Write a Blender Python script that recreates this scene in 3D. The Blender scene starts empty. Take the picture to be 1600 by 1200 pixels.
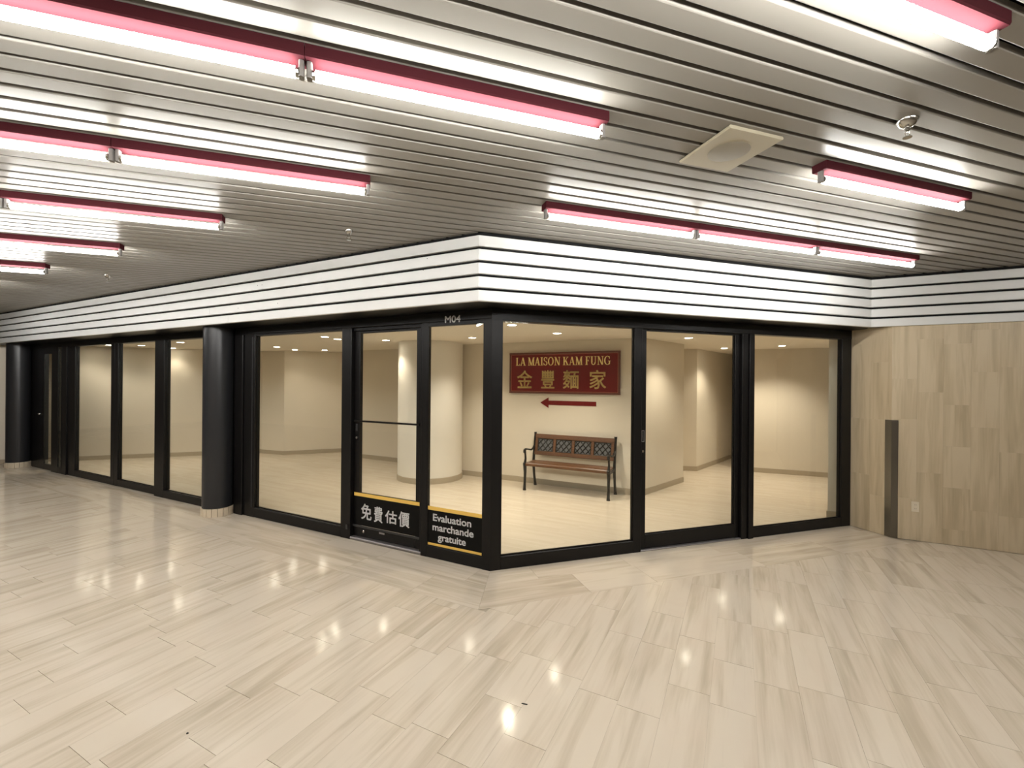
import bpy, math, random
from math import sin, cos, pi, radians
from mathutils import Matrix, Vector
random.seed(7)
scn = bpy.context.scene
COL = scn.collection

# ------------------------------------------------------------------ camera
FPX = 698.0
ROLL = 0.0085
CAM_H = 1.6
cd = bpy.data.cameras.new('camera')
cam = bpy.data.objects.new('camera', cd); COL.objects.link(cam)
cd.sensor_fit = 'HORIZONTAL'; cd.sensor_width = 36.0
cd.lens = FPX / 1600.0 * 36.0
cd.shift_y = -1.2 / 1600.0
cd.clip_start = 0.05; cd.clip_end = 200
c_, s_ = cos(ROLL), sin(ROLL)
cam.matrix_world = Matrix(((c_, -s_, 0, 0), (0, 0, -1, 0), (s_, c_, 0, CAM_H), (0, 0, 0, 1)))
scn.camera = cam

# ------------------------------------------------------------------ world, exposure
w = bpy.data.worlds.new('world'); scn.world = w
w.use_nodes = True
w.node_tree.nodes['Background'].inputs[0].default_value = (0.02, 0.02, 0.02, 1)
vs = scn.view_settings
vs.view_transform = 'Standard'; vs.look = 'None'; vs.gamma = 1.0; vs.use_curve_mapping = False
vs.exposure = 1.42
TUBE_STRENGTH = 25.0
SPOT_POWER = 14.0
scn.cycles.max_bounces = 10
scn.cycles.diffuse_bounces = 5
scn.cycles.glossy_bounces = 5
scn.cycles.transparent_max_bounces = 24
scn.cycles.caustics_reflective = False
scn.cycles.caustics_refractive = False
scn.cycles.sample_clamp_indirect = 4.0

# ------------------------------------------------------------------ plan frames
aL, aR = radians(63.1), radians(71.9)
uL = Vector((-sin(aL), cos(aL), 0)); nL = Vector((-cos(aL), -sin(aL), 0))
uR = Vector((sin(aR), cos(aR), 0));  nR = Vector((cos(aR), -sin(aR), 0))
C0 = Vector((-0.17363, 3.79887, 0))
UP = Vector((0, 0, 1))

def PL(s, n, z=0.0): return C0 + uL * s + nL * n + UP * z
def PR(s, n, z=0.0): return C0 + uR * s + nR * n + UP * z
def toL(p): d = p - C0; return d.dot(uL), d.dot(nL)
def mat_of(x, y, z, o):
    return Matrix(((x.x, y.x, z.x, o.x), (x.y, y.y, z.y, o.y), (x.z, y.z, z.z, o.z), (0, 0, 0, 1)))
def ML(s, n, z=0.0): return mat_of(uL, nL, UP, PL(s, n, z))        # local x = along left front, y = outward
def MR(s, n, z=0.0): return mat_of(-uR, nR, UP, PR(s, n, z))       # local x = back towards the corner, y = outward
def TL(s, n, z): return mat_of(-uL, UP, nL, PL(s, n, z))           # text plane on the left front
def TR(s, n, z): return mat_of(uR, UP, nR, PR(s, n, z))

# ------------------------------------------------------------------ materials
MATS = {}
def newmat(name):
    m = bpy.data.materials.new(name); m.use_nodes = True
    nt = m.node_tree
    return m, nt, nt.nodes['Principled BSDF']
def pmat(name, col, rough=0.5, metal=0.0, spec=0.5, noise=0.0, nscale=20.0, bump=0.0):
    m, nt, b = newmat(name)
    b.inputs['Base Color'].default_value = (*col, 1)
    b.inputs['Roughness'].default_value = rough
    b.inputs['Metallic'].default_value = metal
    b.inputs['Specular IOR Level'].default_value = spec
    if noise or bump:
        tc = nt.nodes.new('ShaderNodeTexCoord')
        nz = nt.nodes.new('ShaderNodeTexNoise'); nz.inputs['Scale'].default_value = nscale
        nz.inputs['Detail'].default_value = 4
        nt.links.new(tc.outputs['Object'], nz.inputs['Vector'])
        if noise:
            mr = nt.nodes.new('ShaderNodeMapRange')
            mr.inputs['To Min'].default_value = 1 - noise; mr.inputs['To Max'].default_value = 1 + noise
            nt.links.new(nz.outputs['Fac'], mr.inputs['Value'])
            mx = nt.nodes.new('ShaderNodeVectorMath'); mx.operation = 'SCALE'
            mx.inputs[0].default_value = col
            nt.links.new(mr.outputs['Result'], mx.inputs['Scale'])
            nt.links.new(mx.outputs[0], b.inputs['Base Color'])
        if bump:
            bp = nt.nodes.new('ShaderNodeBump'); bp.inputs['Strength'].default_value = bump
            bp.inputs['Distance'].default_value = 0.002
            nt.links.new(nz.outputs['Fac'], bp.inputs['Height'])
            nt.links.new(bp.outputs['Normal'], b.inputs['Normal'])
    MATS[name] = m
    return m
def emat(name, col, strength):
    m, nt, b = newmat(name)
    b.inputs['Base Color'].default_value = (*col, 1)
    b.inputs['Emission Color'].default_value = (*col, 1)
    b.inputs['Emission Strength'].default_value = strength
    return m

def stone(name, rough, cols, vein, contrast=1.0):
    """veined limestone, grain along U of the UV map, every piece with its own tone"""
    m, nt, b = newmat(name)
    N, Lk = nt.nodes.new, nt.links.new
    uv = N('ShaderNodeUVMap'); uv.uv_map = 'grain'
    oi = N('ShaderNodeObjectInfo'); ge = N('ShaderNodeNewGeometry')
    ad = N('ShaderNodeMath'); ad.operation = 'ADD'
    Lk(oi.outputs['Random'], ad.inputs[0]); Lk(ge.outputs['Random Per Island'], ad.inputs[1])
    fr = N('ShaderNodeMath'); fr.operation = 'FRACT'; Lk(ad.outputs[0], fr.inputs[0])
    m7 = N('ShaderNodeMath'); m7.operation = 'MULTIPLY'; m7.inputs[1].default_value = 37.7; Lk(fr.outputs[0], m7.inputs[0])
    f2 = N('ShaderNodeMath'); f2.operation = 'FRACT'; Lk(m7.outputs[0], f2.inputs[0])
    sp = N('ShaderNodeSeparateXYZ'); Lk(uv.outputs['UV'], sp.inputs[0])
    def vec(su, sv):
        a = N('ShaderNodeMath'); a.operation = 'MULTIPLY'; a.inputs[1].default_value = su; Lk(sp.outputs['X'], a.inputs[0])
        c = N('ShaderNodeMath'); c.operation = 'MULTIPLY'; c.inputs[1].default_value = sv; Lk(sp.outputs['Y'], c.inputs[0])
        z = N('ShaderNodeMath'); z.operation = 'MULTIPLY'; z.inputs[1].default_value = 91.0; Lk(fr.outputs[0], z.inputs[0])
        cb = N('ShaderNodeCombineXYZ'); Lk(a.outputs[0], cb.inputs['X']); Lk(c.outputs[0], cb.inputs['Y']); Lk(z.outputs[0], cb.inputs['Z'])
        return cb
    def noise(su, sv, det, dist):
        n = N('ShaderNodeTexNoise'); n.inputs['Scale'].default_value = 1.0; n.inputs['Detail'].default_value = det
        n.inputs['Distortion'].default_value = dist
        Lk(vec(su, sv).outputs[0], n.inputs['Vector']); return n
    n1 = noise(1.1, 13.0, 3, 0.5); n2 = noise(3.5, 75.0, 2, 0.1); n3 = noise(2.5, 5.0, 2, 0.6)
    ramp = N('ShaderNodeValToRGB'); e = ramp.color_ramp.elements
    e[0].position = 0.30; e[0].color = (*cols[2], 1); e[1].position = 0.62; e[1].color = (*cols[0], 1)
    k = e.new(0.50); k.color = (*cols[1], 1)
    # shift each piece's ramp by its own tone
    t = N('ShaderNodeMapRange'); t.inputs['To Min'].default_value = -0.07 * contrast; t.inputs['To Max'].default_value = 0.12 * contrast
    Lk(f2.outputs[0], t.inputs['Value'])
    s1 = N('ShaderNodeMath'); s1.operation = 'ADD'; Lk(n1.outputs['Fac'], s1.inputs[0]); Lk(t.outputs['Result'], s1.inputs[1])
    f3 = N('ShaderNodeMath'); f3.operation = 'MULTIPLY_ADD'; f3.inputs[1].default_value = 0.22; Lk(n2.outputs['Fac'], f3.inputs[0]); Lk(s1.outputs[0], f3.inputs[2])
    f4 = N('ShaderNodeMath'); f4.operation = 'SUBTRACT'; f4.inputs[1].default_value = 0.10; Lk(f3.outputs[0], f4.inputs[0])
    Lk(f4.outputs[0], ramp.inputs['Fac'])
    # warm / pinkish clouds
    mx = N('ShaderNodeMix'); mx.data_type = 'RGBA'; mx.inputs['B'].default_value = (*vein, 1)
    r3 = N('ShaderNodeMapRange'); r3.inputs['From Min'].default_value = 0.45; r3.inputs['From Max'].default_value = 0.75
    r3.inputs['To Max'].default_value = 0.45
    Lk(n3.outputs['Fac'], r3.inputs['Value']); Lk(r3.outputs['Result'], mx.inputs['Factor'])
    Lk(ramp.outputs['Color'], mx.inputs['A'])
    Lk(mx.outputs['Result'], b.inputs['Base Color'])
    rr = N('ShaderNodeMapRange'); rr.inputs['To Min'].default_value = rough * 0.75; rr.inputs['To Max'].default_value = rough * 1.3
    Lk(n1.outputs['Fac'], rr.inputs['Value']); Lk(rr.outputs['Result'], b.inputs['Roughness'])
    b.inputs['Specular IOR Level'].default_value = 0.5
    MATS[name] = m
    return m

STONE = stone('floor_stone', 0.105, ((0.64, 0.565, 0.46), (0.59, 0.515, 0.41), (0.48, 0.41, 0.315)), (0.61, 0.515, 0.415))
WSTONE = stone('wall_stone', 0.42, ((0.59, 0.495, 0.345), (0.525, 0.435, 0.295), (0.43, 0.35, 0.23)), (0.555, 0.455, 0.31), 0.8)
ISTONE = stone('shop_floor_stone', 0.20, ((0.66, 0.58, 0.475), (0.635, 0.555, 0.45), (0.60, 0.52, 0.415)), (0.64, 0.545, 0.445), 0.4)
GROUT = pmat('grout', (0.36, 0.31, 0.235), 0.8)
GROUTD = pmat('dark_grout', (0.10, 0.075, 0.05), 0.8)
BLACK = pmat('black_void', (0.006, 0.006, 0.006), 0.8, spec=0.2)
FRAME = pmat('black_anodised_metal', (0.0055, 0.005, 0.005), 0.36, spec=0.28)
FRAME2 = pmat('dark_grey_metal', (0.03, 0.03, 0.031), 0.38, spec=0.5)
COLM = pmat('charcoal_column_paint', (0.019, 0.0195, 0.022), 0.3, spec=0.45)
SLAT = pmat('ceiling_slat_paint', (0.25, 0.235, 0.21), 0.32, spec=0.10, noise=0.03, nscale=6)
WHITE = pmat('white_fascia_paint', (0.69, 0.695, 0.685), 0.4, noise=0.03, nscale=9)
RED = pmat('red_fixture_paint', (0.055, 0.0125, 0.016), 0.8, spec=0.04)
HOLDER = pmat('grey_plastic_holder', (0.22, 0.21, 0.20), 0.45)
TUBE = emat('lit_fluorescent_tube', (1.0, 0.985, 0.945), TUBE_STRENGTH)
LENS = emat('lit_downlight_lens', (1.0, 0.90, 0.74), 14.0)
LENS.cycles.emission_sampling = 'NONE'
CREAM = pmat('cream_plastic', (0.40, 0.36, 0.26), 0.5)
CREAM2 = pmat('cream_grille', (0.26, 0.235, 0.18), 0.7, bump=0.6, nscale=400)
CHROME = pmat('chrome', (0.5, 0.49, 0.46), 0.14, metal=1.0)
STEEL = pmat('dark_brushed_steel', (0.23, 0.215, 0.19), 0.3, metal=1.0)
ALU = pmat('aluminium_threshold', (0.35, 0.33, 0.33), 0.4, metal=0.8)
WALLP = pmat('warm_white_wall_paint', (0.70, 0.635, 0.53), 0.75, noise=0.02, nscale=3)
COLP = pmat('white_column_paint', (0.78, 0.745, 0.68), 0.6)
CEILP = pmat('shop_ceiling_paint', (0.83, 0.77, 0.67), 0.8)
BASEB = pmat('taupe_baseboard', (0.40, 0.335, 0.245), 0.5)
HALLW = pmat('hall_wall_paint', (0.55, 0.48, 0.38), 0.7)
SIGNRED = pmat('sign_red_lacquer', (0.155, 0.0025, 0.003), 0.5, spec=0.2)
SIGNFR = pmat('sign_brown_frame', (0.12, 0.028, 0.016), 0.4)
SIGNLN = pmat('sign_rose_line', (0.42, 0.13, 0.07), 0.4)
GOLD = pmat('gold_letter_paint', (1.0, 0.80, 0.32), 0.4)
YELLOW = pmat('yellow_stripe_vinyl', (0.80, 0.52, 0.11), 0.45)
WLET = pmat('white_letter_vinyl', (0.95, 0.95, 0.94), 0.5)
FILM = pmat('black_vinyl_film', (0.005, 0.005, 0.005), 0.3, spec=0.12)
IRON = pmat('black_cast_iron', (0.009, 0.0075, 0.0065), 0.4, spec=0.3)
IRON2 = pmat('grey_cast_iron_plate', (0.10, 0.10, 0.105), 0.5)
TILEB = pmat('beige_base_tile', (0.62, 0.53, 0.40), 0.35, noise=0.08, nscale=30)
SCRAP = pmat('dark_scrap', (0.02, 0.018, 0.015), 0.7)
IVORY = pmat('ivory_outlet', (0.70, 0.63, 0.50), 0.4)

def wood(name, c1, c2):
    m, nt, b = newmat(name)
    N, Lk = nt.nodes.new, nt.links.new
    tc = N('ShaderNodeTexCoord'); mp = N('ShaderNodeMapping'); mp.inputs['Scale'].default_value = (3, 60, 60)
    nz = N('ShaderNodeTexNoise'); nz.inputs['Scale'].default_value = 1.0; nz.inputs['Detail'].default_value = 4
    r = N('ShaderNodeValToRGB'); r.color_ramp.elements[0].color = (*c1, 1); r.color_ramp.elements[1].color = (*c2, 1)
    r.color_ramp.elements[0].position = 0.3; r.color_ramp.elements[1].position = 0.7
    Lk(tc.outputs['Object'], mp.inputs[0]); Lk(mp.outputs[0], nz.inputs['Vector']); Lk(nz.outputs['Fac'], r.inputs[0])
    Lk(r.outputs[0], b.inputs['Base Color']); b.inputs['Roughness'].default_value = 0.38
    return m
WOOD = wood('brown_stained_wood', (0.075, 0.029, 0.009), (0.15, 0.060, 0.020))

def glassmat():
    m = bpy.data.materials.new('clear_shop_glass'); m.use_nodes = True
    nt = m.node_tree; nt.nodes.clear(); N, Lk = nt.nodes.new, nt.links.new
    out = N('ShaderNodeOutputMaterial'); mix = N('ShaderNodeMixShader')
    tr = N('ShaderNodeBsdfTransparent'); tr.inputs[0].default_value = (0.955, 0.97, 0.955, 1)
    gl = N('ShaderNodeBsdfGlossy'); gl.inputs['Roughness'].default_value = 0.0; gl.inputs['Color'].default_value = (0.9, 0.95, 0.92, 1)
    # Schlick reflectance of a thin pane, the same from either side
    ge = N('ShaderNodeNewGeometry'); dt = N('ShaderNodeVectorMath'); dt.operation = 'DOT_PRODUCT'
    Lk(ge.outputs['Normal'], dt.inputs[0]); Lk(ge.outputs['Incoming'], dt.inputs[1])
    def mth(op, a, b):
        n = N('ShaderNodeMath'); n.operation = op; n.use_clamp = False
        for i, q in enumerate((a, b)):
            if q is None: continue
            if isinstance(q, float): n.inputs[i].default_value = q
            else: Lk(q, n.inputs[i])
        return n.outputs[0]
    ab = mth('ABSOLUTE', dt.outputs['Value'], None)
    pw = mth('POWER', mth('SUBTRACT', 1.0, ab), 5.0)
    fr = mth('MULTIPLY_ADD', pw, 0.96); fr.node.inputs[2].default_value = 0.035
    Lk(fr, mix.inputs[0]); Lk(tr.outputs[0], mix.inputs[1]); Lk(gl.outputs[0], mix.inputs[2])
    Lk(mix.outputs[0], out.inputs[0])
    return m
GLASS = glassmat()

# ------------------------------------------------------------------ object helpers
def link(o, parent=None, label=None, cat=None, group=None, kind=None, mw=None):
    COL.objects.link(o)
    if parent is not None: o.parent = parent
    if mw is not None: o.matrix_local = mw
    if label: o['label'] = label
    if cat: o['category'] = cat
    if group: o['group'] = group
    if kind: o['kind'] = kind
    return o
def empty(name, mw, label=None, cat=None, group=None, kind=None):
    o = bpy.data.objects.new(name, None); o.empty_display_size = 0.1
    return link(o, None, label, cat, group, kind, mw)
def mk(name, V, F, mat, parent=None, mw=None, smooth=False, **kw):
    me = bpy.data.meshes.new(name)
    me.from_pydata([tuple(v) for v in V], [], F); me.materials.append(mat); me.update()
    if smooth:
        for p in me.polygons: p.use_smooth = True
    return link(bpy.data.objects.new(name, me), parent, mw=mw, **kw)
def inst(name, me, parent=None, mw=None, **kw):
    return link(bpy.data.objects.new(name, me), parent, mw=mw, **kw)
class G:
    """collects simple solids in one mesh"""
    def __init__(s): s.V = []; s.F = []
    def add(s, V, F):
        b = len(s.V); s.V += [tuple(v) for v in V]; s.F += [tuple(i + b for i in f) for f in F]; return s
    def box(s, x0, x1, y0, y1, z0, z1):
        V = [(x, y, z) for z in (z0, z1) for y in (y0, y1) for x in (x0, x1)]
        return s.add(V, [(0, 2, 3, 1), (4, 5, 7, 6), (0, 1, 5, 4), (2, 6, 7, 3), (0, 4, 6, 2), (1, 3, 7, 5)])
    def cbox(s, x0, x1, y0, y1, z0, z1, c=0.004):
        """box with the edges along its longest axis chamfered"""
        d = (x1 - x0, y1 - y0, z1 - z0); a = d.index(max(d))
        lo = [(x0, x1), (y0, y1), (z0, z1)]
        o = [i for i in range(3) if i != a]; (p0, p1), (q0, q1) = lo[o[0]], lo[o[1]]
        ring = [(p0 + c, q0), (p1 - c, q0), (p1, q0 + c), (p1, q1 - c), (p1 - c, q1), (p0 + c, q1), (p0, q1 - c), (p0, q0 + c)]
        V = []
        for t in lo[a]:
            for p, q in ring:
                v = [0, 0, 0]; v[a] = t; v[o[0]] = p; v[o[1]] = q; V.append(v)
        F = [(i, (i + 1) % 8, 8 + (i + 1) % 8, 8 + i) for i in range(8)] + [tuple(range(7, -1, -1)), tuple(range(8, 16))]
        if a == 1: F = [f[::-1] for f in F]
        return s.add(V, F)
    def prism(s, pts, z0, z1):
        n = len(pts); V = [(x, y, z0) for x, y in pts] + [(x, y, z1) for x, y in pts]
        return s.add(V, [tuple(range(n - 1, -1, -1)), tuple(range(n, 2 * n))] + [(i, (i + 1) % n, n + (i + 1) % n, n + i) for i in range(n)])
    def lathe(s, prof, n=24, c=(0, 0), caps=True):
        V = []
        for r, z in prof:
            for k in range(n): a = 2 * pi * k / n; V.append((c[0] + r * cos(a), c[1] + r * sin(a), z))
        F = []
        for j in range(len(prof) - 1):
            for k in range(n): F.append((j * n + k, j * n + (k + 1) % n, (j + 1) * n + (k + 1) % n, (j + 1) * n + k))
        if caps: F += [tuple(range(n - 1, -1, -1)), tuple((len(prof) - 1) * n + k for k in range(n))]
        return s.add(V, F)
    def sweep(s, pts, rads, n=8):
        pts = [Vector(p) for p in pts]; V = []; F = []
        ref = Vector((1, 0, 0))
        for i, p in enumerate(pts):
            t = (pts[min(i + 1, len(pts) - 1)] - pts[max(i - 1, 0)]).normalized()
            r0 = ref if abs(t.dot(ref)) < 0.9 else Vector((0, 0, 1))
            a = (r0 - t * r0.dot(t)).normalized(); b = t.cross(a)
            rx, ry = rads[i] if isinstance(rads[i], tuple) else (rads[i], rads[i])
            for k in range(n):
                an = 2 * pi * (k + 0.5) / n; V.append(p + a * cos(an) * rx + b * sin(an) * ry)
        m = len(pts)
        for j in range(m - 1):
            for k in range(n): F.append((j * n + k, j * n + (k + 1) % n, (j + 1) * n + (k + 1) % n, (j + 1) * n + k))
        F += [tuple(range(n - 1, -1, -1)), tuple((m - 1) * n + k for k in range(n))]
        return s.add(V, F)
    def obj(s, name, mat, parent=None, mw=None, smooth=False, **kw):
        return mk(name, s.V, s.F, mat, parent, mw, smooth, **kw)
def clip(poly, f):
    """keep the part of a 2-D polygon where f(p) >= 0 (f linear)"""
    out = []
    for i, p in enumerate(poly):
        q = poly[(i + 1) % len(poly)]; a, b = f(p), f(q)
        if a >= 0: out.append(p)
        if (a >= 0) != (b >= 0):
            t = a / (a - b); out.append((p[0] + (q[0] - p[0]) * t, p[1] + (q[1] - p[1]) * t))
    return out
def auto_smooth(o, ang=40):
    for p in o.data.polygons: p.use_smooth = True
    o.data.set_sharp_from_angle(angle=radians(ang))
    return o
def Rn(s, n): return 0.70711 * (n - s)       # distance outside the right front, from left-front coordinates
def Rs(s, n): return -0.70711 * (s + n)

# ================================================================== STRUCTURE
Z_SOF, Z_TOP, Z_CEIL, Z_INT = 2.236, 2.745, 2.775, 2.265
dFL, dFR, nW = 0.35, 0.30, -2.735      # fascia overhang left / right, plane of the stone wall
S_END, S_BEG, N_FAR = 17.0, -9.0, 7.5

# ---- hall floor: grout bed with stone tiles
floor = G().box(S_BEG, S_END, -12.0, N_FAR, -0.15, -0.0025).obj('floor', GROUT, mw=ML(0, 0), label='polished beige veined stone floor of the hall, laid in long tiles', cat='floor', kind='structure')
def tile_geo(poly, du, gap=0.0008):
    """poly in L coords (s,n); du 0 = grain along n, 1 = grain along s, 2 = grain along the right front"""
    cx = sum(p[0] for p in poly) / len(poly); cy = sum(p[1] for p in poly) / len(poly)
    q = []
    for x, y in poly:
        dx, dy = x - cx, y - cy; d = math.hypot(dx, dy) or 1
        q.append((x - dx / d * gap * 1.3, y - dy / d * gap * 1.3))
    def uv(x, y):
        if du == 0: return (y, x)
        if du == 1: return (x, y)
        return (Rs(x, y), Rn(x, y))
    return q, (cx, cy), uv
def build_tiles(items, name, mat, parent, z0, z1, kind=None):
    me = bpy.data.meshes.new(name); V = []; F = []; UV = []
    c0 = items[0][1] if len(items) == 1 else (0, 0)
    for q, c, uv in items:
        n = len(q); b = len(V)
        V += [(x - c0[0], y - c0[1], z0) for x, y in q] + [(x - c0[0], y - c0[1], z1) for x, y in q]
        ff = [tuple(range(n, 2 * n))] + [(i, (i + 1) % n, n + (i + 1) % n, n + i) for i in range(n)]
        for f in ff:
            F.append(tuple(i + b for i in f)); UV += [uv(*q[i % n]) for i in f]
    me.from_pydata(V, [], F); me.materials.append(mat)
    l = me.uv_layers.new(name='grain')
    for i, t in enumerate(UV): l.data[i].uv = t
    me.update()
    return link(bpy.data.objects.new(name, me), parent, mw=Matrix.Translation((c0[0], c0[1], 0)), kind=kind)
tiles = []
TW = 0.2065
def area(p): return 0.5 * abs(sum(p[i][0] * p[(i + 1) % len(p)][1] - p[(i + 1) % len(p)][0] * p[i][1] for i in range(len(p))))
rnd = random.Random(21)
k0 = int((S_BEG + 1.549) / TW); k1 = int((S_END + 1.549) / TW)
for k in range(k0, k1):
    s0 = -1.549 + k * TW; s1 = s0 + TW; sm = (s0 + s1) / 2
    n = nW - rnd.random() * 0.7
    while n < N_FAR:
        ln = rnd.choice((0.41, 0.41, 0.52, 0.62, 0.62, 0.83)); a, b_ = n, n + ln; n = b_
        poly = [(s0, a), (s1, a), (s1, b_), (s0, b_)]
        if sm > -0.2485: poly = clip(poly, lambda p: p[1] - 0.6)
        else: poly = clip(poly, lambda p: p[1] - p[0] - 0.8485)
        if poly: poly = clip(poly, lambda p: p[1] - nW - 0.003)
        if sm < -3.0 and poly: poly = clip(poly, lambda p: 1.0)
        if len(poly) > 2 and area(poly) > 0.0015: tiles.append(tile_geo(poly, 0))
for (a, b_) in ((0.0, 0.255), (0.255, 0.6)):            # border courses along both fronts
    s = -0.5
    while s < S_END:
        ln = rnd.uniform(0.55, 1.15); poly = [(s, a), (s + ln, a), (s + ln, b_), (s, b_)]; s += ln
        poly = clip(poly, lambda p: p[0] + 0.4142 * p[1])
        if len(poly) > 2 and area(poly) > 0.001: tiles.append(tile_geo(poly, 1))
    s = -0.5
    while s < 4.28:
        ln = rnd.uniform(0.55, 1.15); e_ = min(s + ln, 4.28); poly = [(s, a), (e_, a), (e_, b_), (s, b_)]; s += ln
        poly = clip(poly, lambda p: p[0] + 0.4142 * p[1])
        if len(poly) > 2 and area(poly) > 0.001:
            pp = [toL(PR(x, y)) for x, y in poly][::-1]
            if area(pp) > 0.001: tiles.append(tile_geo(pp, 2))
def seen_size(t):
    p = PL(*t[1]); d = p.y
    if d < 0.3 or abs(p.x / d) > 1.2 or CAM_H / d > 0.95: return 0
    return area(t[0]) / d ** 3
tiles.sort(key=seen_size, reverse=True)
for t in tiles[:300]: build_tiles([t], 'floor_tile', STONE, floor, -0.0025, 0.0)
build_tiles(tiles[300:], 'floor_tiles_beyond', STONE, floor, -0.0025, 0.0, kind='stuff')

# ---- shop floor
items = []
rnd = random.Random(5)
n = -10.5
while n < -0.05:
    s = -8.0 - rnd.random()
    while s < 12:
        ln = rnd.choice((0.6, 0.8, 1.0)); poly = [(s, n), (s + ln, n), (s + ln, n + TW), (s, n + TW)]; s += ln
        poly = clip(poly, lambda p: -0.03 - p[1])
        if poly: poly = clip(poly, lambda p: -0.03 - Rn(*p))
        if len(poly) > 2: items.append((poly, (0, 0), lambda x, y: (x, y)))
    n += TW
sf = build_tiles(items, 'floor', ISTONE, None, -0.002, 0.0)
sf.matrix_world = ML(0, 0); sf['kind'] = 'structure'; sf['label'] = 'pale beige stone floor inside the empty shop'; sf['category'] = 'floor'

# ---- shop walls as a plan polyline (world xy), each with a baseboard
def wall(name, pts, label, h=Z_INT, mat=WALLP, base=True, t=0.10, bname=None, flip=False, z0=0.0):
    """wall face along pts (left to right as seen from the hall), thickness away from the viewer"""
    g = G(); gb = G(); P = [Vector((x, y, 0)) for x, y in pts]
    def off(d):
        out = []
        for i, p in enumerate(P):
            ds = []
            if i > 0: e = (P[i] - P[i - 1]).normalized(); ds.append(Vector((-e.y, e.x, 0)))
            if i < len(P) - 1: e = (P[i + 1] - P[i]).normalized(); ds.append(Vector((-e.y, e.x, 0)))
            nn = sum(ds, Vector()); nn = nn / max(nn.dot(ds[0]), 0.35)
            out.append(p + nn * d)
        return out
    o0 = P[0]
    B = off(t); A = P; Fv = off(-0.012)
    def strip(gg, A, B, z0, z1):
        for i in range(len(A) - 1):
            q = [A[i] - o0, A[i + 1] - o0, B[i + 1] - o0, B[i] - o0]
            gg.prism([(v.x, v.y) for v in q], z0, z1)
    strip(g, A, B, z0, h)
    ob = g.obj(name, mat, mw=Matrix.Translation(o0), label=label, cat='wall', kind='structure')
    if base:
        strip(gb, Fv, A, 0.0, 0.085)
        gb.obj(bname, BASEB, mw=Matrix.Translation(o0), label='taupe baseboard along the ' + label, cat='baseboard', kind='structure')
    return ob
bk0 = Vector((-8.585, 8.794)); bkd = (Vector((-5.56, 9.98)) - bk0).normalized()
p0 = bk0 - bkd * 1.35
wall('wall_back', [(p0.x, p0.y), (-5.56, 9.98)], 'long beige rear wall behind the left shop windows', bname='baseboard_back')
wall('wall_back_pier', [(-5.56, 9.93), (-4.937, 9.692), (-3.75, 10.23)], 'beige wall corner jutting out at the rear of the shop', bname='baseboard_back_pier')
j0 = PL(3.3, -3.63); j1 = PL(3.3, -3.24); jE = Vector((1.865, 6.40))
wall('wall_middle', [(-3.75, 10.23), (-3.5, 9.575), (j0.x, j0.y), (j1.x, j1.y), (jE.x, jE.y), (2.826, 7.351), (3.05, 8.36)], 'cream wall that carries the red sign, behind the bench', bname='baseboard_middle', t=0.06)
wall('wall_recess', [(3.05, 8.372), (3.433, 8.288), (4.887, 9.86), (5.2, 9.72)], 'beige corner wall at the end of the side passage', bname='baseboard_recess')
wall('wall_right_back', [(5.2, 9.86), (4.33, 8.303), (5.553, 7.81), (6.6, 7.38)], 'beige wall with a light scallop behind the rightmost pane', bname='baseboard_right_back', t=0.06)
wall('wall_right_stub', [(4.75, 6.60), (3.843, 5.421), (4.30, 5.205)], 'narrow cream wall end beside the rightmost frame', bname='baseboard_right_stub', t=0.04)
# neighbour shop behind the far column
q0, q1 = PL(13.2, -1.6), PL(10.55, -0.75)
wall('wall_far_left', [(q0.x, q0.y), (q1.x, q1.y)], 'pale wall behind the glass beyond the far column', mat=COLP, bname='baseboard_far_left')

# ---- shop ceiling
pts = [PL(0.05, -0.1), PL(S_END, -0.1), PL(S_END, -9.0), PL(3, -13), PL(-9, -10), PL(-9, -2.9), PR(4.34, -0.02), PR(4.2, -0.1)]
G().prism([(p.x - C0.x, p.y - C0.y) for p in pts][::-1], Z_INT, Z_INT + 0.05).obj('ceiling', CEILP, mw=Matrix.Translation(C0), label='plain cream ceiling with downlights inside the shop', cat='ceiling', kind='structure')

# ---- hall ceiling: black void plane with long painted slats
PITCH, SW = 0.1069, 0.086
A_ROW = 1.927                                            # centre of the slat that carries the lamp row in front
ceil = G().box(S_BEG, S_END, nW - 0.05, N_FAR, Z_CEIL + 0.06, Z_CEIL + 0.16).obj('ceiling', BLACK, mw=ML(0, 0), label='linear metal slat ceiling of the hall with dark gaps', cat='ceiling', kind='structure')
pr = [(-SW / 2, 0.024), (-SW / 2, 0.006), (-SW / 2 + 0.0015, 0.002), (-SW / 2 + 0.005, 0.0), (SW / 2 - 0.005, 0.0), (SW / 2 - 0.0015, 0.002), (SW / 2, 0.006), (SW / 2, 0.024), (SW / 2 - 0.006, 0.024), (-SW / 2 + 0.006, 0.024)]
gs = G(); npr = len(pr)
gs.add([(x, y, z) for x in (0, 1) for y, z in pr], [(i, (i + 1) % npr, npr + (i + 1) % npr, npr + i)[::-1] for i in range(npr)] + [tuple(range(npr)), tuple(range(2 * npr - 1, npr - 1, -1))])
slat_me = bpy.data.meshes.new('ceiling_slat'); slat_me.from_pydata(gs.V, [], gs.F); slat_me.materials.append(SLAT); slat_me.update()
Mc = ML(0, 0).inverted()
for k in range(-46, 108):
    n = A_ROW - k * PITCH
    smin = max(n - N_FAR / 0.70711, -16.5)
    smax = n - (dFL - 0.10) / 0.70711 if n < 0.31 else n + 3.93     # ends tucked behind the fascia
    smax = min(smax, 9.0)
    for (a, b_) in ((smin, smax),):
        o = inst('ceiling_slat', slat_me, ceil)
        o.matrix_local = Mc @ mat_of(uR, -nR, UP, PR(a, n, Z_CEIL)) @ Matrix.Diagonal((b_ - a, 1, 1, 1))

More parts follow.
